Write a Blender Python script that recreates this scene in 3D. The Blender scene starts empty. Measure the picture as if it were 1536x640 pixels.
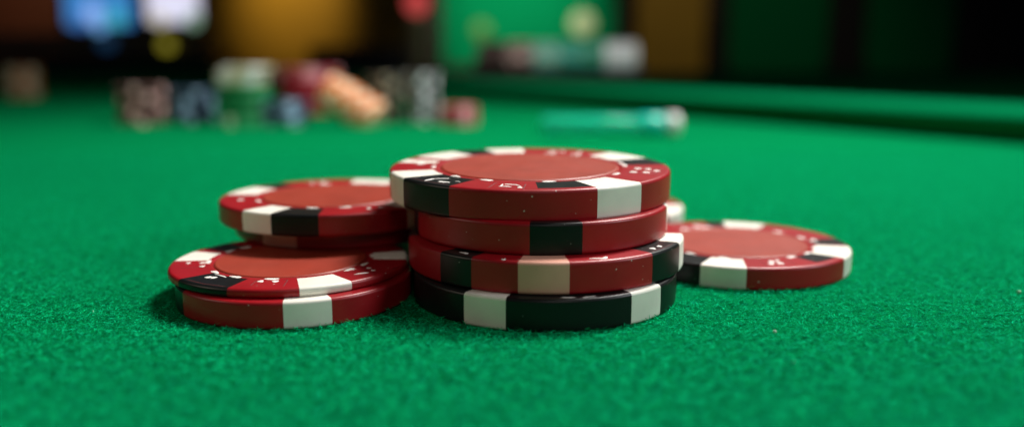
import bpy, math, random
import numpy as np
from mathutils import Vector, Matrix, Euler

C = bpy.context.scene.collection
MM = 0.001                       # everything below is written in millimetres
rnd = random.Random(7)
R = math.radians

# ------------------------------------------------------------------ camera
PITCH, CAM_H, FPX = 0.1809, 36.593, 1311.92      # pitch down, lens height above the cloth, focal length in photo pixels
scene = bpy.context.scene
cam_d = bpy.data.cameras.new('camera')
cam_d.sensor_width = 36
cam_d.lens = 36 * FPX / 1536
cam_d.clip_start = 0.005
cam_d.clip_end = 60
cam = bpy.data.objects.new('camera', cam_d)
C.objects.link(cam)
cam.location = (0, 0, CAM_H * MM)
cam.rotation_euler = (math.pi / 2 - PITCH, 0, 0)
cam_d.dof.use_dof = True
cam_d.dof.focus_distance = 0.1235
cam_d.dof.aperture_fstop = 7.6
scene.camera = cam

# ------------------------------------------------------------------ world, table lamp, added fill lights, exposure
world = bpy.data.worlds.new('World')
scene.world = world
world.use_nodes = True
bg = world.node_tree.nodes['Background']
bg.inputs['Color'].default_value = (0.75, 0.85, 1.0, 1)
bg.inputs['Strength'].default_value = 0.012

def area(name, loc, target, size, energy, color, spread=180):
    l = bpy.data.lights.new(name, 'AREA')
    l.shape = 'DISK'; l.size = size * MM; l.energy = energy; l.color = color; l.spread = R(spread)
    o = bpy.data.objects.new(name, l)
    C.objects.link(o)
    o.location = Vector(loc) * MM
    o.rotation_euler = (Vector(target) - Vector(loc)).to_track_quat('-Z', 'Y').to_euler()
    return o

def spot(name, loc, target, energy, color, angle, blend=0.8, radius=60):
    l = bpy.data.lights.new(name, 'SPOT')
    l.energy = energy; l.color = color; l.spot_size = R(angle); l.spot_blend = blend; l.shadow_soft_size = radius * MM
    o = bpy.data.objects.new(name, l)
    C.objects.link(o)
    o.location = Vector(loc) * MM
    o.rotation_euler = (Vector(target) - Vector(loc)).to_track_quat('-Z', 'Y').to_euler()
    return o

area('table_lamp_light', (250, 430, 560), (0, 210, 0), 190, 3.2, (1.0, 0.97, 0.92), 110)
area('side_fill_light', (480, 20, 240), (10, 150, 0), 150, 1.3, (0.88, 0.95, 1.0))  # added cool fill from the right, brightens the right-hand chip edges
area('front_fill_light', (90, -260, 300), (10, 140, 0), 160, 0.22, (1.0, 0.93, 0.88))  # weak fill put in to lift the chip fronts, no real lamp
area('warm_fill_light', (-420, 60, 260), (-10, 140, 0), 160, 0.28, (1.0, 0.86, 0.68))  # added warm fill, lifts the inserts on the left

scene.view_settings.view_transform = 'Standard'
scene.view_settings.look = 'None'
scene.view_settings.exposure = 0
scene.view_settings.gamma = 1
scene.cycles.use_denoising = True
scene.cycles.max_bounces = 8

# ------------------------------------------------------------------ helpers
def ray(x, y):
    """direction seen at a photo pixel, with forward component"""
    c, s = math.cos(PITCH), math.sin(PITCH)
    dx, du = (x - 768) / FPX, (320 - y) / FPX
    return dx, c + du * s, -s + du * c

def at(x, y, Y):
    d = ray(x, y); k = Y / d[1]
    return Vector((k * d[0], Y, CAM_H + k * d[2]))

def ground(x, y):
    d = ray(x, y); k = -CAM_H / d[2]
    return Vector((k * d[0], k * d[1], 0))

def tag(o, label=None, cat=None, group=None, kind=None):
    if label: o['label'] = label
    if cat: o['category'] = cat
    if group: o['group'] = group
    if kind: o['kind'] = kind
    return o

def empty(name, loc, rot=(0, 0, 0)):
    o = bpy.data.objects.new(name, None)
    C.objects.link(o)
    o.location = Vector(loc) * MM
    o.rotation_euler = rot
    o.empty_display_size = 0.01
    return o

class MB:
    """collects faces in millimetres"""
    def __init__(self):
        self.v, self.f, self.m, self.s = [], [], [], []
    def add(self, vs, fs, mi=0, smooth=False):
        b = len(self.v)
        self.v += [tuple(v) for v in vs]
        for f in fs:
            self.f.append(tuple(i + b for i in f)); self.m.append(mi); self.s.append(smooth)
        return self
    def box(self, x0, x1, y0, y1, z0, z1, mi=0, mat=None):
        vs = [Vector((x, y, z)) for z in (z0, z1) for y in (y0, y1) for x in (x0, x1)]
        if mat: vs = [mat @ v for v in vs]
        return self.add(vs, [(0, 2, 3, 1), (4, 5, 7, 6), (0, 1, 5, 4), (2, 6, 7, 3), (0, 4, 6, 2), (1, 3, 7, 5)], mi)
    def rbox(self, x0, x1, y0, y1, z0, z1, r=4, n=4, mi=0):
        """box with rounded upright corners in the XZ plane (a panel facing the camera)"""
        pts = []
        for cx, cz, a0 in ((x1 - r, z1 - r, 0), (x0 + r, z1 - r, 90), (x0 + r, z0 + r, 180), (x1 - r, z0 + r, 270)):
            for k in range(n + 1):
                a = R(a0 + 90 * k / n)
                pts.append((cx + r * math.cos(a), cz + r * math.sin(a)))
        m = len(pts)
        vs = [(p[0], y0, p[1]) for p in pts] + [(p[0], y1, p[1]) for p in pts]
        fs = [tuple(range(m)), tuple(range(2 * m - 1, m - 1, -1))]
        fs += [(i, i + m, (i + 1) % m + m, (i + 1) % m) for i in range(m)]
        return self.add(vs, fs, mi)
    def lathe(self, prof, n=40, mi=0, axis='Z', org=(0, 0, 0)):
        vs, fs = [], []
        o = Vector(org)
        for (r, z) in prof:
            for k in range(n):
                a = 2 * math.pi * k / n
                p = (r * math.cos(a), r * math.sin(a), z)
                if axis == 'Y': p = (p[0], p[2], p[1])
                if axis == 'X': p = (p[2], p[0], p[1])
                vs.append(o + Vector(p))
        for i in range(len(prof) - 1):
            for k in range(n):
                k2 = (k + 1) % n
                fs.append((i * n + k, i * n + k2, (i + 1) * n + k2, (i + 1) * n + k))
        return self.add(vs, fs, mi, True)
    def build(self, name, mats, parent=None):
        me = bpy.data.meshes.new(name)
        me.from_pydata([(x * MM, y * MM, z * MM) for x, y, z in self.v], [], self.f)
        for m in (mats if isinstance(mats, (list, tuple)) else [mats]): me.materials.append(m)
        me.polygons.foreach_set('material_index', self.m)
        me.polygons.foreach_set('use_smooth', self.s)
        me.update()
        o = bpy.data.objects.new(name, me)
        C.objects.link(o)
        if parent: o.parent = parent
        return o

# ------------------------------------------------------------------ materials
def new_mat(name):
    m = bpy.data.materials.new(name); m.use_nodes = True
    nt = m.node_tree
    return m, nt, nt.nodes['Principled BSDF']

def node(nt, kind, **kw):
    n = nt.nodes.new(kind)
    for k, v in kw.items(): setattr(n, k, v)
    return n

def plain(name, col, rough=0.6, metal=0.0, noise=0.0, scale=200, emit=None, estr=0, spec=0.5):
    m, nt, b = new_mat(name)
    b.inputs['Specular IOR Level'].default_value = spec
    b.inputs['Roughness'].default_value = rough
    b.inputs['Metallic'].default_value = metal
    b.inputs['Base Color'].default_value = (*col, 1)
    if noise:
        tc = node(nt, 'ShaderNodeTexCoord'); nz = node(nt, 'ShaderNodeTexNoise'); mx = node(nt, 'ShaderNodeMix', data_type='RGBA')
        nz.inputs['Scale'].default_value = scale; nz.inputs['Detail'].default_value = 5
        nt.links.new(tc.outputs['Object'], nz.inputs['Vector'])
        mx.inputs[6].default_value = (*[c * (1 - noise) for c in col], 1)
        mx.inputs[7].default_value = (*[min(1, c * (1 + noise)) for c in col], 1)
        nt.links.new(nz.outputs['Fac'], mx.inputs[0]); nt.links.new(mx.outputs[2], b.inputs['Base Color'])
    if emit:
        b.inputs['Emission Color'].default_value = (*emit, 1)
        b.inputs['Emission Strength'].default_value = estr
    return m

def clay(name, col, rough=0.38, speck=0.5, speck_col=(0.7, 0.66, 0.6), spec=0.5, seed=0.0):
    """moulded chip composite: faint mottling, hairline scratches in the gloss, a few pale dust specks"""
    m, nt, b = new_mat(name)
    L = nt.links.new
    tc = node(nt, 'ShaderNodeTexCoord')
    oi = node(nt, 'ShaderNodeObjectInfo')
    ad = node(nt, 'ShaderNodeVectorMath', operation='ADD')
    sc = node(nt, 'ShaderNodeVectorMath', operation='SCALE'); sc.inputs['Scale'].default_value = 0.3
    cb = node(nt, 'ShaderNodeCombineXYZ')
    L(oi.outputs['Random'], cb.inputs[0]); L(oi.outputs['Random'], cb.inputs[1]); cb.inputs[2].default_value = seed
    L(cb.outputs[0], sc.inputs[0]); L(tc.outputs['Object'], ad.inputs[0]); L(sc.outputs[0], ad.inputs[1])
    vec = ad.outputs[0]
    n1 = node(nt, 'ShaderNodeTexNoise'); n1.inputs['Scale'].default_value = 190; n1.inputs['Detail'].default_value = 6
    n2 = node(nt, 'ShaderNodeTexNoise'); n2.inputs['Scale'].default_value = 2600; n2.inputs['Detail'].default_value = 3
    mp = node(nt, 'ShaderNodeMapping'); mp.inputs['Scale'].default_value = (500, 240, 400); mp.inputs['Rotation'].default_value = (0, 0, 0.7)
    n3 = node(nt, 'ShaderNodeTexNoise'); n3.inputs['Scale'].default_value = 1; n3.inputs['Detail'].default_value = 4
    for n in (n1, n2): L(vec, n.inputs['Vector'])
    L(vec, mp.inputs['Vector']); L(mp.outputs[0], n3.inputs['Vector'])
    mot = node(nt, 'ShaderNodeMix', data_type='RGBA')
    mot.inputs[6].default_value = (*[c * 0.74 for c in col], 1); mot.inputs[7].default_value = (*[min(1, c * 1.15) for c in col], 1)
    L(n1.outputs['Fac'], mot.inputs[0])
    vo = node(nt, 'ShaderNodeTexVoronoi'); vo.inputs['Scale'].default_value = 900
    L(vec, vo.inputs['Vector'])
    # dust: small dots, only in some cells
    lt = node(nt, 'ShaderNodeMath', operation='LESS_THAN'); lt.inputs[1].default_value = 0.115
    L(vo.outputs['Distance'], lt.inputs[0])
    sx = node(nt, 'ShaderNodeSeparateColor'); L(vo.outputs['Color'], sx.inputs[0])
    gt = node(nt, 'ShaderNodeMath', operation='GREATER_THAN'); gt.inputs[1].default_value = 0.95
    L(sx.outputs[0], gt.inputs[0])
    mu = node(nt, 'ShaderNodeMath', operation='MULTIPLY'); L(lt.outputs[0], mu.inputs[0]); L(gt.outputs[0], mu.inputs[1])
    vo2 = node(nt, 'ShaderNodeTexVoronoi'); vo2.inputs['Scale'].default_value = 2300
    L(vec, vo2.inputs['Vector'])
    sx2 = node(nt, 'ShaderNodeSeparateColor'); L(vo2.outputs['Color'], sx2.inputs[0])
    th = node(nt, 'ShaderNodeMath', operation='MULTIPLY_ADD'); L(sx2.outputs[1], th.inputs[0]); th.inputs[1].default_value = 0.26; th.inputs[2].default_value = -0.06
    lt2 = node(nt, 'ShaderNodeMath', operation='LESS_THAN'); L(vo2.outputs['Distance'], lt2.inputs[0]); L(th.outputs[0], lt2.inputs[1])
    gt2 = node(nt, 'ShaderNodeMath', operation='GREATER_THAN'); gt2.inputs[1].default_value = 0.955; L(sx2.outputs[0], gt2.inputs[0])
    mu3 = node(nt, 'ShaderNodeMath', operation='MULTIPLY'); L(lt2.outputs[0], mu3.inputs[0]); L(gt2.outputs[0], mu3.inputs[1])
    mxm = node(nt, 'ShaderNodeMath', operation='MAXIMUM'); L(mu.outputs[0], mxm.inputs[0]); L(mu3.outputs[0], mxm.inputs[1])
    mu2 = node(nt, 'ShaderNodeMath', operation='MULTIPLY'); L(mxm.outputs[0], mu2.inputs[0]); mu2.inputs[1].default_value = speck
    du = node(nt, 'ShaderNodeMix', data_type='RGBA'); du.inputs[7].default_value = (*speck_col, 1)
    L(mu2.outputs[0], du.inputs[0]); L(mot.outputs[2], du.inputs[6])
    L(du.outputs[2], b.inputs['Base Color'])
    mr = node(nt, 'ShaderNodeMapRange'); mr.inputs[3].default_value = rough - 0.04; mr.inputs[4].default_value = rough + 0.07
    L(n3.outputs['Fac'], mr.inputs[0]); L(mr.outputs[0], b.inputs['Roughness'])
    b.inputs['Specular IOR Level'].default_value = spec
    bp = node(nt, 'ShaderNodeBump'); bp.inputs['Strength'].default_value = 0.15; bp.inputs['Distance'].default_value = 0.00006
    L(n2.outputs['Fac'], bp.inputs['Height']); L(bp.outputs[0], b.inputs['Normal'])
    return m

RED = clay('red_composite', (0.31, 0.004, 0.009), 0.37, 0.55, spec=0.42)
DISC = clay('red_label_film', (0.30, 0.030, 0.012), 0.45, 0.25, spec=0.5)
BLACK = clay('black_composite', (0.005, 0.006, 0.006), 0.36, 0.5, spec=0.32)
WHITE = clay('cream_composite', (0.80, 0.76, 0.67), 0.42, 0.35, speck_col=(0.2, 0.18, 0.14))
BEIGE = clay('beige_composite', (0.74, 0.36, 0.26), 0.42, 0.3, speck_col=(0.2, 0.18, 0.14))
INK = clay('white_print', (0.82, 0.78, 0.72), 0.5, 0.0)
LINE = clay('engraved_red', (0.11, 0.006, 0.007), 0.6, 0.0)

def felt_mat(name, col):
    m, nt, b = new_mat(name)
    L = nt.links.new
    b.inputs['Roughness'].default_value = 0.8
    b.inputs['Specular IOR Level'].default_value = 0.0
    mx = node(nt, 'ShaderNodeMix', data_type='RGBA')
    tc = node(nt, 'ShaderNodeTexCoord')
    a = node(nt, 'ShaderNodeTexNoise'); a.inputs['Scale'].default_value = 900; a.inputs['Detail'].default_value = 6
    c = node(nt, 'ShaderNodeTexNoise'); c.inputs['Scale'].default_value = 26; c.inputs['Detail'].default_value = 4
    L(tc.outputs['Object'], a.inputs['Vector']); L(tc.outputs['Object'], c.inputs['Vector'])
    mm = node(nt, 'ShaderNodeMix', data_type='FLOAT'); mm.inputs[0].default_value = 0.3
    L(a.outputs['Fac'], mm.inputs[2]); L(c.outputs['Fac'], mm.inputs[3])
    mx.inputs[6].default_value = (col[0] * 0.6, col[1] * 0.75, col[2] * 0.75, 1)
    mx.inputs[7].default_value = (col[0] * 1.3, col[1] * 1.22, col[2] * 1.22, 1)
    L(mm.outputs[0], mx.inputs[0])
    bp = node(nt, 'ShaderNodeBump'); bp.inputs['Strength'].default_value = 0.6; bp.inputs['Distance'].default_value = 0.0003
    L(a.outputs['Fac'], bp.inputs['Height']); L(bp.outputs[0], b.inputs['Normal'])
    L(mx.outputs[2], b.inputs['Base Color'])
    return m

def fibre_mat(name, col):
    """wool fibres: dyed diffuse, every fibre its own strength of dye, with a green tinted gloss"""
    m, nt, b = new_mat(name)
    nt.nodes.remove(b)
    L = nt.links.new
    out = nt.nodes['Material Output']
    hi = node(nt, 'ShaderNodeHairInfo'); tc = node(nt, 'ShaderNodeTexCoord')
    nz = node(nt, 'ShaderNodeTexNoise'); nz.inputs['Scale'].default_value = 820; nz.inputs['Detail'].default_value = 2
    L(tc.outputs['Object'], nz.inputs['Vector'])
    mr = node(nt, 'ShaderNodeMapRange'); mr.inputs[1].default_value = 0.36; mr.inputs[2].default_value = 0.66
    L(nz.outputs['Fac'], mr.inputs[0])
    pw = node(nt, 'ShaderNodeMath', operation='POWER'); pw.inputs[1].default_value = 3.0
    L(hi.outputs['Random'], pw.inputs[0])
    mu = node(nt, 'ShaderNodeMath', operation='MULTIPLY_ADD'); L(pw.outputs[0], mu.inputs[0]); mu.inputs[1].default_value = 0.5
    m2 = node(nt, 'ShaderNodeMath', operation='MULTIPLY'); L(mr.outputs[0], m2.inputs[0]); m2.inputs[1].default_value = 0.5
    L(m2.outputs[0], mu.inputs[2])
    mx = node(nt, 'ShaderNodeMix', data_type='RGBA')
    mx.inputs[6].default_value = (col[0] * 0.3, col[1] * 0.38, col[2] * 0.36, 1)
    mx.inputs[7].default_value = (col[0] * 5, min(1, col[1] * 4.0), col[2] * 4.4, 1)
    L(mu.outputs[0], mx.inputs[0])
    df = node(nt, 'ShaderNodeBsdfDiffuse'); L(mx.outputs[2], df.inputs['Color'])
    gl = node(nt, 'ShaderNodeBsdfGlossy'); gl.inputs['Color'].default_value = (0.01, 0.85, 0.45, 1); gl.inputs['Roughness'].default_value = 0.35
    ms = node(nt, 'ShaderNodeMixShader'); ms.inputs[0].default_value = 0.13
    L(df.outputs[0], ms.inputs[1]); L(gl.outputs[0], ms.inputs[2]); L(ms.outputs[0], out.inputs['Surface'])
    return m

FELT_COL = (0.0008, 0.168, 0.052)
FELT = felt_mat('green_felt', FELT_COL)
FIBRE = fibre_mat('green_felt_fibre', FELT_COL)
DARKMETAL = plain('dark_metal', (0.02, 0.02, 0.022), 0.4, 0.6)
DARKWOOD = plain('dark_wood', (0.03, 0.018, 0.010), 0.5, noise=0.3, scale=20)
BLACKPAINT = plain('black_lacquer', (0.004, 0.004, 0.005), 0.5)

# ------------------------------------------------------------------ table: cloth, padded rail, nap
table = empty('poker_table', (0, 0, 0))
tag(table, 'green felt card table with a low padded rail along its far right side', 'table')
m = MB()
m.box(-1500, 1300, -160, 1720, -24, 0)
m.build('playing_surface', FELT, table)

# rail: low padded bolster running from the right front to the far left, lying on the cloth
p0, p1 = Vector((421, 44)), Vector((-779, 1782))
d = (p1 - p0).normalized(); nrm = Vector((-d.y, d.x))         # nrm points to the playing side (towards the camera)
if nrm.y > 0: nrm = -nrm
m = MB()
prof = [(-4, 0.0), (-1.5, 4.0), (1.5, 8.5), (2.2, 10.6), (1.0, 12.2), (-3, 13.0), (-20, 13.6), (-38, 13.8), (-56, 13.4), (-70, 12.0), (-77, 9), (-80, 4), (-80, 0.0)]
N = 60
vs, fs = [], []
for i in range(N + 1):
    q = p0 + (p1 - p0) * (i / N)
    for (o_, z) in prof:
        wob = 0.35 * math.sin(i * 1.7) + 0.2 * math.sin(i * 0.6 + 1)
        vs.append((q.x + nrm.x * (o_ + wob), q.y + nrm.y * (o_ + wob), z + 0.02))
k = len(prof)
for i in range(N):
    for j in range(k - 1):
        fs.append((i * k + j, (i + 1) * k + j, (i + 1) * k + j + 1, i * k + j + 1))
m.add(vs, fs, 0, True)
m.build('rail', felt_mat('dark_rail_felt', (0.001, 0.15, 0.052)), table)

def nap(name, seed, dens_fn, x_fn, y0, y1, count, len_rng, rad, lift):
    rs = np.random.RandomState(seed)
    # more fibres near the lens: sample rows with density ~ 1/y
    y = y0 * (y1 / y0) ** rs.rand(count)
    x = (rs.rand(count) * 2 - 1) * (x_fn * y + 12)
    keep = np.ones(count, bool)
    for (cx, cy, r) in FOOT:
        keep &= (x - cx) ** 2 + (y - cy) ** 2 > (r + 0.3) ** 2
    # clumpy nap: drop fibres in a pseudo-random field
    fld = np.zeros(count)
    for _ in range(26):
        a = rs.rand() * 6.283; w = 2.0 + rs.rand() * 6.0
        fld += np.sin((x * math.cos(a) + y * math.sin(a)) * w + rs.rand() * 6.283)
    keep &= rs.rand(count) < 0.86 + 0.05 * fld
    hgt = 0.18 + 0.08 * fld
    x, y, hgt = x[keep], y[keep], np.clip(hgt[keep], 0, 0.65); n = len(x)
    P = 5
    ln = len_rng[0] + (len_rng[1] - len_rng[0]) * rs.rand(n) ** 2
    az = rs.rand(n) * 2 * np.pi
    el = (rs.rand(n) ** lift) * 1.2
    cur = (rs.rand(n) - 0.5) * 4.5
    pts = np.zeros((n, P, 3))
    px, py, pz = x.copy(), y.copy(), -0.03 + hgt * rs.rand(n)
    pts[:, 0] = np.stack([px, py, pz], 1)
    for s in range(1, P):
        st = ln / (P - 1)
        a = az + cur * s / P
        e = el * (1 - 1.1 * s / P)
        px = px + np.cos(a) * np.cos(e) * st; py = py + np.sin(a) * np.cos(e) * st
        pz = np.maximum(pz + np.sin(e) * st, 0.3 * hgt)
        pts[:, s] = np.stack([px, py, pz], 1)
    hc = bpy.data.hair_curves.new(name)
    hc.add_curves([P] * n)
    hc.points.foreach_set('position', (pts.reshape(-1) * MM).astype(np.float32))
    ra = hc.attributes.get('radius') or hc.attributes.new('radius', 'FLOAT', 'POINT')
    rr = np.tile(np.array([1, 1, 0.9, 0.75, 0.3]), n) * np.repeat(rad * (0.7 + 0.6 * rs.rand(n)), P) * MM
    ra.data.foreach_set('value', rr.astype(np.float32))
    hc.materials.append(FIBRE)
    o = bpy.data.objects.new(name, hc)
    C.objects.link(o)
    o.parent = table
    tag(o, kind='stuff')
    return o

# ------------------------------------------------------------------ casino chips of the foreground
def arc_profile(Rr, t, b=0.5):
    """(radius, height, ring class) from the underside over the edge to the middle of the top"""
    pr = [(0.3 * Rr, 0.0), (Rr - b - 0.25, 0.0)]
    for k in range(6):
        a = R(-90 + 90 * k / 5)
        pr.append((Rr - b + b * math.cos(a), b + b * math.sin(a)))
    pr += [(Rr, b + 0.06), (Rr + 0.03, t * 0.5), (Rr, t - b - 0.06)]
    for k in range(7):
        a = R(90 * k / 6)
        pr.append((Rr - b + b * math.cos(a), t - b + b * math.sin(a)))
    pr += [(Rr - b - 0.05, t + 0.004), (0.93 * Rr, t), (0.82 * Rr, t), (0.70 * Rr, t)]
    rim = len(pr) - 1
    pr += [(0.662 * Rr, t), (0.656 * Rr, t - 0.03), (0.650 * Rr, t - 0.16), (0.640 * Rr, t - 0.16)]
    disc = len(pr) - 1
    pr += [(0.634 * Rr, t - 0.02), (0.629 * Rr, t + 0.06), (0.618 * Rr, t + 0.075), (0.605 * Rr, t + 0.03), (0.59 * Rr, t + 0.015), (0.4 * Rr, t + 0.01), (0.2 * Rr, t + 0.01), (0.001, t + 0.01)]
    return pr, rim, disc

def in_arc(a, a0, a1):
    return (a - a0) % 360 < (a1 - a0) % 360

def polar(r, th, z=0):
    return Vector((r * math.cos(R(th)), r * math.sin(R(th)), z))

def chip(loc, Rr, t, inserts, label, base=RED, dashes=(), pips=(), strokes=(), lines=(), tilt=(0, 0), disc=True, group=None, extra_dash=True):
    """inserts: (angle0, angle1, 'w'/'b', full?) wedges moulded into the rim; angles in degrees, -90 faces the camera"""
    root = empty('poker_chip', loc, (tilt[0], tilt[1], 0))
    tag(root, label, 'poker chip', group)
    prof, rim, dk = arc_profile(Rr, t)
    bounds = sorted({round(a % 360, 3) for i in inserts for a in i[:2]} | {round(a * 2.5, 3) for a in range(144)})
    ang = [bounds[0]]
    for a in bounds[1:]:
        if a - ang[-1] > 0.02: ang.append(a)
    n = len(ang)
    owner = {}
    for k in range(n):
        mid = ang[k] + ((ang[(k + 1) % n] - ang[k]) % 360) / 2
        for j in range(len(prof) - 1):
            w = 'body'
            if j >= dk: w = 'disc'
            elif j < rim:
                for q, (a0, a1, colr, full) in enumerate(inserts):
                    if in_arc(mid, a0, a1):
                        if full is True or (full == 'top' and j >= rim - 2): w = q
            owner.setdefault(w, []).append((j, k))
    for w, cells in owner.items():
        m = MB(); idx = {}; vs = []; fs = []
        def vid(j, k):
            if (j, k) not in idx:
                idx[(j, k)] = len(vs)
                r, z = prof[j]
                vs.append(polar(r, ang[k], z))
            return idx[(j, k)]
        for j, k in cells:
            k2 = (k + 1) % n
            fs.append((vid(j, k), vid(j, k2), vid(j + 1, k2), vid(j + 1, k)))
        m.add(vs, fs, 0, True)
        if w == 'body': m.build('body', base, root)
        elif w == 'disc': m.build('centre_disc', DISC if base is RED else base, root)
        else:
            o = m.build('edge_insert', {'w': WHITE, 'b': BLACK, 'p': BEIGE}[inserts[w][2]], root)
            o['label'] = {'w': 'cream white edge insert', 'b': 'black edge insert', 'p': 'pinkish beige edge insert'}[inserts[w][2]]
    # printed marks: slightly domed dots and strokes
    mk = MB()
    def dot(r, th, a, b_, rot=0):
        c0 = polar(r * Rr, th, t)
        rr_ = [(1 + 0.18 * math.sin(3 * u + r * 40 + th), u) for u in [2 * math.pi * q / 14 for q in range(14)]]
        vs = [c0 + Vector((0, 0, 0.075))]
        for ring, zz in ((0.75, 0.065), (1.0, 0.01)):
            for (s_, u) in rr_:
                lx, ly = a * s_ * ring * math.cos(u), b_ * s_ * ring * math.sin(u)
                v = Matrix.Rotation(R(rot), 3, 'Z') @ Vector((lx, ly, 0))
                vs.append(c0 + v + Vector((0, 0, zz)))
        fs = [(0, 1 + q, 1 + (q + 1) % 14) for q in range(14)]
        fs += [(1 + q, 15 + q, 15 + (q + 1) % 14, 1 + (q + 1) % 14) for q in range(14)]
        mk.add(vs, fs, 0, True)
    for (r, th, s_) in pips: dot(r, th, s_, s_ * 0.85, th)
    for th in dashes: dot(0.688, th, 0.42, 1.05, th)
    for (r0, a0, r1, a1, wd) in strokes:
        q0, q1 = polar(r0 * Rr, a0), polar(r1 * Rr, a1)
        mid = (q0 + q1) / 2; dv = q1 - q0
        dot(mid.length / Rr, math.degrees(math.atan2(mid.y, mid.x)), dv.length / 2 + wd, wd, math.degrees(math.atan2(dv.y, dv.x)))
    if mk.v: mk.build('printed_marks', INK, root)
    ln = MB()
    for (r0, a0, r1, a1) in lines:
        q0, q1 = polar(r0 * Rr, a0, t), polar(r1 * Rr, a1, t)
        dv = (q1 - q0).normalized(); pv = Vector((-dv.y, dv.x, 0)) * 0.07
        up = Vector((0, 0, 0.022))
        ln.add([q0 + pv, q1 + pv, q1 - pv, q0 - pv, q0 + up, q1 + up], [(0, 4, 5, 1), (4, 3, 2, 5)], 0)
    if ln.v: ln.build('engraved_outline', LINE, root)
    return root

# six front chips of the middle stack and its neighbours: (x, y, radius) fitted to the photograph
T45 = 4.596
FOOT = [(5.03, 131.68, 20.1), (-33.05, 130.14, 17.45), (39.58, 151.9, 19.42), (16.3, 184.7, 20.0), (-31, 171, 19)]

chip((5.03, 131.68, 0), 20.1, T45,
     [(-125.2, -107, 'w', True), (-55.9, -37.5, 'w', True), (5, 24, 'w', True), (66, 85, 'w', True), (125, 144, 'w', True)],
     'black chip with cream edge blocks at the foot of the tall middle stack', base=BLACK,
     strokes=[(0.95, -85, 0.96, -80, 0.16), (0.97, -77, 0.96, -72, 0.16)])
chip((5.25, 134.95, T45), 21.39, T45,
     [(-135.8, -120.4, 'b', True), (-102, -83.4, 'p', True), (-47.7, -24.6, 'b', True), (-24.6, -6, 'w', True), (40, 60, 'w', True), (60, 80, 'b', True), (120, 140, 'w', True), (172, 190, 'b', True)],
     'red chip with pale pinkish front block, second from bottom of the tall stack',
     pips=[(0.92, -41, 0.5), (0.92, -35.5, 0.42), (0.965, -108, 0.4)],
     strokes=[(0.93, -74, 0.955, -69.5, 0.2), (0.955, -69.5, 0.93, -67.5, 0.34), (0.925, -128.5, 0.925, -125.5, 0.3)],
     lines=[(0.965, -46, 0.965, -36), (0.965, -36, 0.965, -27)])
chip((4.52, 137.06, 2 * T45), 19.86, T45,
     [(-178, -160.2, 'b', True), (-96.1, -74.8, 'b', True), (-15, 5, 'w', True), (60, 80, 'b', True), (120, 140, 'w', True)],
     'red chip with one black front block, just below the top of the tall stack')
a_top = 0.0224
off = 0.4 * 22.58 * math.sin(a_top)
chip((2.86, 141.42, 3 * T45 + off + 0.02), 22.58, T45,
     [(-165.5, -147.7, 'w', True), (-147.7, -121.5, 'b', True), (-88, -66.2, 'b', 'top'), (-66.2, -45.3, 'w', True), (4, 24, 'b', True), (24, 48, 'w', True), (92, 111, 'w', True), (111, 128, 'b', True), (128, 152, 'w', True), (160, 170, 'w', True)],
     'large red chip lying face up as the top of the tall middle stack',
     tilt=(a_top, 0), dashes=[-176, -137, -115, -81, -32, 2, 12, 30, 75, 57],
     pips=[(0.765, -22, 0.6), (0.77, -9.5, 0.58), (0.845, -10.5, 0.56), (0.85, -21, 0.6), (0.905, -15, 0.55), (0.8, 173, 0.7), (0.905, -95, 0.42), (0.79, 75, 0.7), (0.82, 60, 0.6), (0.82, 70, 0.6)],
     strokes=[(0.94, -137, 0.86, -138, 0.17), (0.86, -138, 0.78, -134, 0.15), (0.905, -131, 0.89, -127.5, 0.34), (0.83, -126, 0.83, -124, 0.12), (0.885, -103, 0.885, -99, 0.2), (0.80, -102.5, 0.815, -97, 0.2), (0.885, -103, 0.80, -103.3, 0.14), (0.815, -97, 0.86, -95, 0.14)],
     lines=[(0.95, -107, 0.75, -107.5), (0.96, -93.5, 0.77, -93), (0.73, -25, 0.92, -22), (0.92, -22, 0.93, -8), (0.93, -8, 0.75, -5), (0.955, -145, 0.955, -134), (0.955, -134, 0.955, -124)])

chip((-33.05, 130.14, 0), 17.45, 3.9,
     [(-172, -139, 'b', True), (-82.1, -60.8, 'w', True), (22, 42, 'w', True), (60, 80, 'b', True), (120, 140, 'w', True)],
     'red chip with white edge block lying on the felt under the thin chip')
chip((-34.2, 132.36, 3.9), 18.03, 1.35,
     [(-136, -104.6, 'b', True), (-72.9, -49.2, 'w', True), (-1, 19, 'w', True), (60, 85, 'b', True), (100, 118, 'w', True), (140, 156, 'b', True), (163, 185, 'w', True)],
     'thin red chip with bare dark red centre on top of the front left pair',
     dashes=[-170, -137, -115, -89, -34, -17, 10, 140, 155],
     pips=[(0.73, -168, 0.5), (0.73, -158, 0.42), (0.85, -169, 0.35), (0.81, -128.5, 0.5), (0.79, -125.5, 0.5), (0.76, -94, 0.5), (0.76, -85.5, 0.55), (0.80, 3, 0.7), (0.79, -25, 0.4), (0.87, -28.5, 0.36)],
     strokes=[(0.72, -131, 0.73, -119.5, 0.15), (0.84, -39, 0.88, -33.5, 0.28)],
     lines=[(0.88, -96.5, 0.73, -97), (0.92, -80, 0.73, -78.5), (0.73, -81, 0.73, -78.5), (0.72, -155, 0.9, -158), (0.955, -133, 0.955, -120), (0.955, -120, 0.955, -107)])
chip((-31, 171.5, 0), 19.0, 5.15, [(-120, -100, 'w', True), (-60, -40, 'w', True), (0, 20, 'b', True), (100, 120, 'w', True), (160, 180, 'b', True)],
     'red chip on the felt at the back, holding up the rear left pair')
chip((-30.8, 157.6, 5.26), 19.0, 2.76,
     [(-123.2, -102.8, 'p', True), (-40, -20, 'b', True), (60, 80, 'w', True), (120, 140, 'b', True)],
     'shaded red chip with one cream block, under the top chip of the rear left stack')
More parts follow.
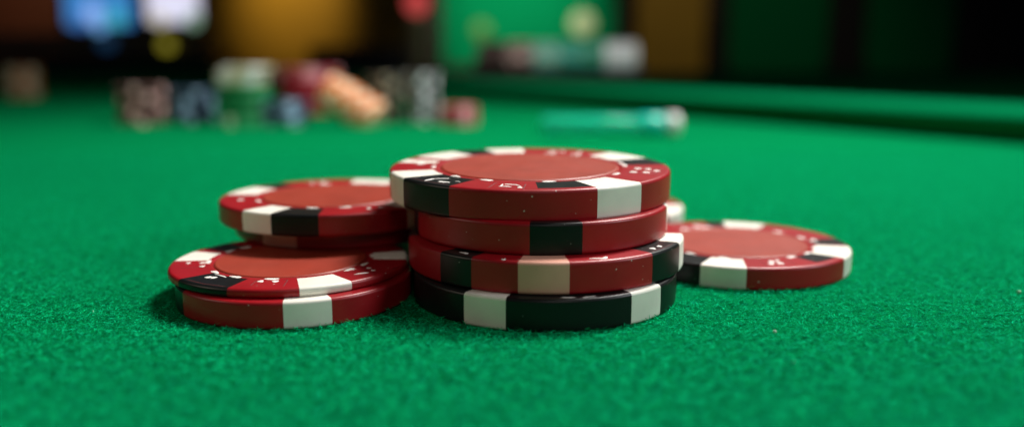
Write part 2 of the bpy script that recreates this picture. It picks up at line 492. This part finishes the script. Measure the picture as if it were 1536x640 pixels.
chip((-31.63, 155.15, 8.04), 20.05, 3.61,
     [(-126.7, -109.3, 'w', True), (-109.3, -86.6, 'b', True), (-44, -22, 'w', True), (60, 90, 'w', True), (134, 150, 'b', True), (152, 180, 'w', True)],
     'red chip with cream and black blocks side by side, top of the rear left stack',
     dashes=[-150, -95, -72, -35, -5, 20, 110], pips=[(0.8, 110, 0.7), (0.8, 118, 0.6), (0.82, -60, 0.5), (0.8, -52, 0.5), (0.82, -160, 0.6)])
chip((39.58, 151.9, 0), 19.42, 3.72,
     [(-145, -119.9, 'b', True), (-119.9, -98.7, 'w', True), (-59.5, -40.5, 'b', 'top'), (-40.5, -11, 'w', True), (-9, 8, 'b', True), (58, 83, 'w', True), (83, 95, 'b', True), (150, 172, 'w', True)],
     'single red chip lying flat on the felt right of the tall middle stack',
     dashes=[-137, -112, -62, -42, -22, 15, 40, 100, 120], pips=[(0.78, -82, 0.6), (0.86, -84.5, 0.55), (0.85, -79, 0.6), (0.76, -77.5, 0.45), (0.74, 5, 0.7), (0.75, 105, 0.9)],
     lines=[(0.92, -88, 0.75, -89), (0.92, -72, 0.75, -71)])
chip((16.3, 184.7, 0), 20.0, 5.0,
     [(-42, -6, 'w', True), (60, 80, 'b', True), (130, 150, 'w', True), (-120, -100, 'w', True)],
     'red chip mostly hidden behind the tall stack, only its white edged side showing')

nap('felt_nap', 11, None, 0.64, 70, 330, 400000, (0.3, 1.0), 0.040, 0.95)
nap('stray_fibres', 5, None, 0.64, 80, 210, 7000, (0.9, 2.4), 0.016, 0.7)
# pale lint caught in the cloth
m = MB()
for (px, py, s) in ((1162, 500, 0.26), (1190, 545, 0.3), (1528, 440, 0.34), (980, 470, 0.1), (140, 470, 0.1)):
    g = ground(px, py)
    m.lathe([(0.001, 0.1), (s * 0.8, 0.12), (s, 0.3), (s * 0.6, 0.5), (0.001, 0.55)], 7, 0, 'Z', (g.x, g.y, 0))
o = m.build('lint', plain('lint', (0.30, 0.50, 0.36), 0.9), table); tag(o, kind='stuff')

# ------------------------------------------------------------------ chips of the blurred background
def small_mesh(name, Rr, t, mats, n=48, nin=6, width=28, start=-104):
    b = 0.25
    prof = [(0.001, 0), (Rr - b, 0), (Rr, b), (Rr, t - b), (Rr - b, t), (0.68 * Rr, t), (0.65 * Rr, t - 0.12), (0.62 * Rr, t + 0.02), (0.001, t + 0.02)]
    m = MB(); vs = []
    for (r, z) in prof:
        for k in range(n): vs.append(polar(r, 360 * k / n, z))
    for j in range(len(prof) - 1):
        for k in range(n):
            k2 = (k + 1) % n
            th = 360 * (k + 0.5) / n
            ins = any(in_arc(th, start + 360 / nin * q, start + 360 / nin * q + width) for q in range(nin))
            mi = 1 if ins and 1 <= j < 5 else 0
            m.add([vs[j * n + k], vs[j * n + k2], vs[(j + 1) * n + k2], vs[(j + 1) * n + k]], [(0, 1, 2, 3)], mi, j in (2,))
    o = m.build(name, mats)
    return o

COL = dict(
    brown=plain('brown_composite', (0.07, 0.022, 0.018), 0.45, noise=0.15), pink=plain('pink_composite', (0.75, 0.50, 0.46), 0.45),
    navy=plain('navy_composite', (0.008, 0.022, 0.055), 0.45), steel=plain('steel_blue_composite', (0.26, 0.40, 0.56), 0.45),
    green=plain('green_composite', (0.006, 0.20, 0.06), 0.45), pale=plain('pale_green_composite', (0.50, 0.66, 0.48), 0.45),
    cream=plain('ivory_composite', (0.52, 0.47, 0.32), 0.45), red=plain('crimson_composite', (0.33, 0.012, 0.028), 0.4),
    rose=plain('rose_composite', (0.75, 0.32, 0.36), 0.4), orange=plain('orange_composite', (0.70, 0.17, 0.018), 0.4),
    rust=plain('rust_composite', (0.22, 0.075, 0.015), 0.5), peach=plain('peach_composite', (0.85, 0.62, 0.42), 0.4), black=plain('soot_composite', (0.012, 0.011, 0.010), 0.45),
    grey=plain('grey_composite', (0.70, 0.75, 0.78), 0.45), olive=plain('olive_composite', (0.36, 0.32, 0.22), 0.45),
    teal=plain('teal_composite', (0.05, 0.42, 0.36), 0.45), white=plain('white_composite', (0.8, 0.8, 0.78), 0.4))

CHIP_N = [0]
def small(proto, loc, rot, label, group):
    if proto.get('used'):
        o = proto.copy(); C.objects.link(o)
    else:
        o = proto; proto['used'] = 1
    o.location = Vector(loc) * MM
    o.rotation_euler = rot
    tag(o, label, 'poker chip', group)
    if 'used' in o and o is not proto: del o['used']
    return o

PROTO = {}
def proto(Rr, t, a, b, start=-104, width=28, nin=6):
    key = (Rr, t, a, b, start, width, nin)
    if key not in PROTO: PROTO[key] = small_mesh('poker_chip', Rr, t, [COL[a], COL[b]], start=start, width=width, nin=nin)
    return PROTO[key]

def stack(x0, x1, ybot, n, t, a, b, label, group, start=-104, width=28, nin=6, z0=0.0, jit=0.5, twist=6, Y=None):
    xc = (x0 + x1) / 2
    g = ground(xc, ybot)
    depth = g.y if Y is None else Y
    Rr = (x1 - x0) / 2 * depth / FPX * 1.0
    cy = g.y + Rr * 0.9
    cx = (xc - 768) / FPX * (cy * math.cos(PITCH) + (CAM_H - 8) * math.sin(PITCH))
    p = proto(round(Rr, 2), t, a, b, start, width, nin)
    for i in range(n):
        small(p, (cx + rnd.uniform(-jit, jit), cy + rnd.uniform(-jit, jit), z0 + i * (t + 0.01)), (0, 0, R(rnd.uniform(-twist, twist))), label, group)
    return cx, cy, Rr, z0 + n * (t + 0.01)

stack(180, 252, 188, 9, 2.2, 'brown', 'pink', 'blurred brown chip with pinkish edge blocks in the leftmost stack of the far row', 'brown chips stacked at the far left', start=-82, width=15, nin=5, twist=22, jit=0.9)
stack(256, 322, 186, 8, 2.2, 'navy', 'steel', 'blurred navy chip in the stack right of the brown stack', 'navy chips stacked beside the brown stack', start=-88, width=20, nin=5, twist=22, jit=0.9)
stack(330, 405, 191, 2, 2.3, 'green', 'pale', 'blurred green chip with a pale block, at the foot of the ivory capped stack', 'green chips at the foot of the ivory capped stack', start=-122, width=24, nin=1, twist=3)
gx, gy, gr, gz = stack(328, 405, 190, 7, 2.3, 'green', 'pale', 'blurred plain green chip in the stack capped by ivory chips', 'green chips under the ivory chips', nin=0, z0=4.62, jit=1.8)
for i in range(4):
    small(proto(round(gr * 1.0, 2), 2.3, 'cream', 'white', -66, 30, 5), (gx + 1.5 + rnd.uniform(-1.8, 1.8), gy + rnd.uniform(-1, 1), gz + i * 2.31), (0, 0, R(rnd.uniform(-8, 8))),
          'blurred ivory chip on top of the green stack', 'ivory chips capping the green stack')
stack(394, 462, 190, 5, 2.5, 'navy', 'steel', 'blurred navy chip in the low stack in front of the red stack', 'navy chips in the low stack', start=-72, width=24, nin=5, twist=14)
rx, ry, rr, rz = stack(422, 512, 172, 9, 2.3, 'red', 'red', 'blurred plain crimson chip in the upright stack behind the orange chips', 'crimson chips in the upright stack', nin=0, jit=0.9)
for i in range(3):
    small(proto(round(rr, 2), 2.3, 'red', 'rose', -88, 34, 5), (rx + rnd.uniform(-1, 1), ry, rz + i * 2.31), (0, 0, R(rnd.uniform(-10, 10))),
          'blurred crimson chip with pink blocks on top of the plain crimson stack', 'pink blocked chips on the crimson stack')
# toppled stack of orange chips leaning against the red stack
g = ground(545, 190)
q1, q0 = at(492, 136, g.y + 14), at(566, 181, g.y + 9)
axis = (q0 - q1).normalized()
quat = axis.to_track_quat('Z', 'Y')
po = proto(9.6, 2.6, 'orange', 'peach', -100, 28, 5)
pp = proto(9.6, 2.6, 'peach', 'orange', -130, 30, 4)
nn = int((q0 - q1).length / 2.75)
for i in range(nn):
    P_ = q1 + axis * (i * 2.75)
    w = 'pale peach' if i % 4 == 2 else 'orange'
    e = (quat @ Euler((R(rnd.uniform(-3, 3)), R(rnd.uniform(-3, 3)), R(rnd.uniform(-25, 25)))).to_quaternion()).to_euler()
    small(pp if i % 4 == 2 else po, (P_.x + rnd.uniform(-.6, .6), P_.y + rnd.uniform(-.8, .8), P_.z + rnd.uniform(-.5, .5)), e,
          'blurred %s chip in the toppled stack sliding down to the right' % w, 'toppled %s chips' % w)
stack(550, 604, 184, 11, 2.3, 'black', 'olive', 'blurred black chip with dull olive edge blocks, in the stack beside the orange chips', 'black and olive chips in a stack', start=-80, width=18, twist=24, nin=5, jit=0.9)
stack(608, 658, 186, 12, 2.2, 'black', 'grey', 'blurred black chip with pale grey edge blocks, in the stack beside the pink chips', 'black and grey chips in a stack', start=-92, width=24, twist=26, nin=5, jit=0.9)
stack(658, 716, 189, 4, 2.4, 'red', 'rose', 'blurred pinkish red chip in the lowest stack at the right end of the far row', 'pinkish chips in the lowest stack', start=-84, width=30, nin=5)
stack(4, 60, 148, 6, 4.2, 'rust', 'olive', 'blurred dark orange chip in the stack standing alone at the far left of the table', 'dark orange chips standing alone', start=-100, width=24)

# chips standing on edge in a dark tray on the rail
Yt = 815
A, B = at(712, 142, Yt), at(958, 142, Yt)
zt = 13.9
tr = empty('chip_tray', ((A.x + B.x) / 2, Yt, zt))
tag(tr, 'dark chip tray lying along the padded rail, filled with chips on edge', 'chip tray')
W = (B.x - A.x) / 2
m = MB()
m.box(-W, W, -16, 16, 0, 2.0)
m.build('base', BLACKPAINT, tr)
for sx in (-1, 1):
    MB().rbox(-1.5, 1.5, -16, 16, 2.0, 16, 1).build('end_panel', BLACKPAINT, tr).location = (sx * (W - 1.5) * MM, 0, 0)
for sy in (-1, 1):
    m = MB(); m.box(-W + 3.1, W - 3.1, sy * 16 - (1.4 if sy > 0 else 0), sy * 16 + (1.4 if sy < 0 else 0), 2.0, 7)
    m.build('side_lip', BLACKPAINT, tr)
seg = [('black', 'brown', 9, 'black and brown'), ('pink', 'brown', 8, 'brown and pink'), ('pale', 'teal', 8, 'pale green'), ('green', 'teal', 7, 'deep green'), ('teal', 'green', 7, 'teal'), ('white', 'grey', 10, 'whitish')]
tot = sum(s[2] for s in seg); step = (2 * W - 7.5) / tot; xx = -W + 3.6
for a, b, n, word in seg:
    p = proto(15.4, round(step - 0.15, 2), a, b, -110, 34, 6)
    for i in range(n):
        small(p, ((A.x + B.x) / 2 + xx, Yt, zt + 2.05 + 15.5), (R(90), R(rnd.uniform(0, 360)), R(90)), 'blurred %s chip standing on edge in the tray on the rail' % word, '%s chips on edge in the tray' % word)
        xx += step

# teal see-through tube with a white cap lying on the felt
g0, g1 = ground(812, 203), ground(1016, 203)
tube = empty('plastic_tube', (g0.x, g0.y, 0), (0, 0, math.atan2(g1.y - g0.y, g1.x - g0.x)))
tag(tube, 'teal plastic tube with a round white cap lying on the felt behind the tall stack', 'tube')
Lt = (g1 - g0).length
r = 4.4
TEALP, nt, b = new_mat('teal_plastic')
b.inputs['Base Color'].default_value = (0.03, 0.78, 0.55, 1); b.inputs['Roughness'].default_value = 0.2; b.inputs['Transmission Weight'].default_value = 0.6; b.inputs['IOR'].default_value = 1.18
m = MB(); m.lathe([(0.01, 0), (r - 1, 0), (r, 1), (r, Lt - 6), (r - 0.6, Lt - 5.6)], 32, 0, 'X', (0, 0, r)); m.build('barrel', TEALP, tube)
m = MB(); m.lathe([(r + 0.05, Lt - 17), (r + 0.35, Lt - 16.6), (r + 0.35, Lt - 6.4), (r + 0.05, Lt - 6)], 32, 0, 'X', (0, 0, r + 0.4)); m.build('sleeve', plain('bright_teal_plastic', (0.0, 0.55, 0.42), 0.3), tube)
m = MB(); m.lathe([(r - 0.6, Lt - 4.9), (r + 0.5, Lt - 4.6), (r + 0.5, Lt - 1), (r, Lt + 0.4), (r * .6, Lt + 0.9), (0.01, Lt + 1.0)], 32, 0, 'X', (0, 0, r + 0.6)); m.build('cap', COL['white'], tube)

# ------------------------------------------------------------------ the dim room behind
YW = 4300
def panel(name, x0, y0, x1, y1, Y, th, mat, parent=None, r=6):
    a, b_ = at(x0, y1, Y), at(x1, y0, Y)
    m = MB(); m.rbox(a.x, b_.x, Y, Y + th, a.z, b_.z, r)
    return m.build(name, mat, parent)

WALL = plain('dark_brown_wall', (0.035, 0.020, 0.010), 0.8, noise=0.3, scale=3)
m = MB(); m.box(-4200, 4200, YW, YW + 120, -760, 1900)
tag(m.build('back_wall', WALL), kind='structure')
GOLD = plain('ochre_plaster', (0.42, 0.25, 0.015), 0.7, noise=0.25, scale=4)
o = panel('ochre_wall_panel', 300, -60, 612, 150, YW - 60, 40, GOLD); tag(o, 'ochre yellow wall panel behind the chip stacks, lit by a warm lamp', 'wall panel')
o = panel('ochre_column', 952, -60, 1062, 190, YW - 300, 120, plain('brown_ochre_plaster', (0.34, 0.20, 0.012), 0.7, noise=0.2, scale=5)); tag(o, 'brownish ochre column between the green board and the dark wall', 'column')
o = panel('red_brown_panel', -40, -60, 86, 90, YW - 60, 40, plain('red_brown_wood', (0.12, 0.03, 0.008), 0.6, noise=0.3, scale=8)); tag(o, 'reddish brown wood panel left of the blue screen', 'wall panel')
# black counters
o = panel('black_counter', -80, 78, 318, 200, 3600, 300, BLACKPAINT); tag(o, 'long black counter under the two lit screens', 'counter')
o = panel('black_cabinet', 468, 70, 604, 200, 3800, 300, BLACKPAINT); tag(o, 'low black cabinet in front of the ochre wall panel', 'cabinet')
o = panel('wooden_ledge', -80, 50, 308, 76, 3640, 120, plain('olive_brown_wood', (0.13, 0.10, 0.06), 0.6, noise=0.2, scale=8)); tag(o, 'olive brown wooden ledge on top of the black counter under the screens', 'ledge')
# screens
def screen(x0, y0, x1, y1, col, st, label, extra):
    Y = 3700
    a, b_ = at(x0, y1, Y), at(x1, y0, Y)
    root = empty('display_screen', ((a.x + b_.x) / 2, Y, a.z))
    tag(root, label, 'screen')
    w, h = (b_.x - a.x) / 2, b_.z - a.z
    m = MB(); m.rbox(-w - 18, w + 18, 1, 30, -18, h + 18, 14); m.build('housing', BLACKPAINT, root)
    m = MB(); m.rbox(-w, w, -1, 0.5, 0, h, 12); m.build('glass_screen', plain('lit_screen', (0.02, 0.02, 0.02), 0.3, emit=col, estr=st), root)
    for (ex, ey, er, ec, es) in extra:
        q = at(ex, ey, Y)
        m = MB(); m.lathe([(0.1, -4), (er * .7, -3.6), (er, 0)], 20, 0, 'Y', (q.x - (a.x + b_.x) / 2, -2, q.z - a.z)); m.build('glowing_icon', plain('lit_icon', (0.02, 0.02, 0.02), 0.4, emit=ec, estr=es), root)
    return root
screen(100, -70, 192, 40, (0.05, 0.24, 0.62), 0.9, 'glowing blue screen above the black counter, left of the white screen', [(174, 26, 38, (0.05, 0.45, 0.55), 0.9), (140, 20, 42, (0.30, 0.50, 1.0), 0.9), (118, 36, 24, (0.06, 0.16, 0.5), 0.9), (150, 40, 26, (0.2, 0.5, 0.95), 0.8)])
screen(222, -70, 294, 34, (0.78, 0.76, 0.95), 0.95, 'glowing white screen above the black counter, right of the blue screen', [(290, 30, 30, (0.3, 0.5, 0.35), 0.8), (240, 30, 26, (0.8, 0.72, 0.45), 0.8), (258, 8, 44, (0.8, 0.8, 1.0), 1.0)])
def bulb(x, y, rad, col, st, Y, label):
    q = at(x, y, Y)
    root = empty('signal_lamp', q); tag(root, label, 'lamp')
    m = MB(); m.lathe([(0.1, -rad)] + [(rad * math.sin(R(a)), -rad * math.cos(R(a))) for a in range(15, 166, 15)] + [(0.1, rad)], 24); m.build('lit_globe', plain('lit_globe', (.05, .05, .05), 0.4, emit=col, estr=st), root)
    m = MB(); m.lathe([(rad * .5, -rad * 1.5), (rad * .55, -rad * 0.86)], 16); m.build('socket', DARKMETAL, root)
    return root
bulb(250, 68, 26, (0.55, 0.48, 0.03), 0.55, 3590, 'small dull yellow lamp glowing below the white screen')
bulb(160, 64, 30, (0.02, 0.10, 0.25), 0.3, 3590, 'small dim blue lamp glowing below the blue screen')
# lamp post with red globe
q = at(627, 110, 3400); qt = at(627, 4, 3400)
root = empty('lamp_post', (q.x, 3400, q.z - 600)); tag(root, 'slim olive brown post topped by a glowing red globe', 'lamp')
hh = qt.z - q.z + 600
m = MB(); m.lathe([(90, 0), (90, 20), (40, 40), (38, hh - 60), (46, hh - 55), (20, hh - 40)], 24); m.build('post', plain('olive_post', (0.40, 0.33, 0.18), 0.5), root)
m = MB(); rd = 42; m.lathe([(0.1, hh - rd)] + [(rd * math.sin(R(a)), hh - rd * math.cos(R(a))) for a in range(15, 166, 15)] + [(0.1, hh + rd)], 28); m.build('lit_globe', plain('red_globe', (.1, .01, .01), 0.4, emit=(0.75, 0.08, 0.08), estr=0.8), root)
# green board on the wall
Yb = 3500
root = empty('green_board', (at(790, 98, Yb).x, Yb, at(790, 98, Yb).z)); tag(root, 'bright green board in a dark frame with a pale round emblem', 'board')
org = Vector((at(790, 98, Yb).x, Yb, at(790, 98, Yb).z))
a, b_ = at(664, 98, Yb) - org, at(926, -80, Yb) - org
m = MB(); m.rbox(a.x, b_.x, 0, 20, a.z, b_.z, 8); m.build('panel', plain('green_baize', (0.002, 0.26, 0.085), 0.9, noise=0.1, scale=10, spec=0.0), root)
m = MB()
m.box(a.x - 45, a.x - 1, -12, 24, a.z - 40, b_.z + 40); m.box(b_.x + 1, b_.x + 45, -12, 24, a.z - 40, b_.z + 40); m.box(a.x, b_.x, -12, 24, a.z - 40, a.z - 1)
m.build('frame', DARKWOOD, root)
for (ex, ey, er, mat_) in ((874, 36, 46, plain('pale_emblem', (0.75, 0.80, 0.42), 0.7)), (722, 46, 34, plain('olive_emblem', (0.13, 0.30, 0.06), 0.7))):
    q = at(ex, ey, Yb) - org
    m = MB(); m.lathe([(0.1, -5), (er * .8, -5), (er, -1)], 28, 0, 'Y', (q.x, -1, q.z)); m.build('round_emblem', mat_, root)
# dark panels on the right
for (x0, x1, lab) in ((1092, 1248, 'dark green wall panel beside the ochre column'), (1298, 1440, 'dark green wall panel farthest to the right')):
    o = panel('wall_panel', x0, -60, x1, 112, YW - 40, 30, plain('dark_green_fabric', (0.003, 0.14, 0.045), 0.9, spec=0.0), None, 60); tag(o, lab, 'wall panel')
o = panel('dark_partition', 1064, -60, 1900, 200, YW - 8, 6, plain('near_black_wall', (0.006, 0.006, 0.006), 0.8)); tag(o, 'near black partition behind the dark green panels on the right', 'partition')

g_ = at(450, 5, YW)
spot('wall_washer_light', (g_.x, YW - 700, g_.z + 600), (g_.x - 30, YW, g_.z + 20), 30, (1.0, 0.72, 0.32), 46, 1.0)
g_ = at(760, 30, Yb)
spot('board_light', (g_.x, Yb - 900, g_.z + 700), (g_.x + 30, Yb, g_.z + 30), 62, (0.95, 1.0, 0.9), 44, 1.0)
g_ = at(1100, 40, YW)
spot('room_light', (g_.x - 600, YW - 1600, g_.z + 1500), (g_.x - 100, YW, g_.z), 34, (1.0, 0.85, 0.6), 60, 1.0)
g_ = at(60, 20, YW)
spot('left_wall_fill', (g_.x + 200, YW - 900, g_.z + 700), (g_.x, YW - 60, g_.z), 16, (1.0, 0.75, 0.5), 50, 1.0)  # extra spot added to lift the red brown panel out of the dark
spot('far_row_fill', (-190, 150, 470), (-120, 455, 8), 3.6, (1.0, 0.93, 0.85), 42, 1.0, 25)  # spot without a fixture, added to brighten the far stacks
spot('tray_fill', (190, 320, 640), (50, 815, 20), 9, (1.0, 0.95, 0.9), 24, 1.0, 30)  # helper spot put in to brighten the tray chips
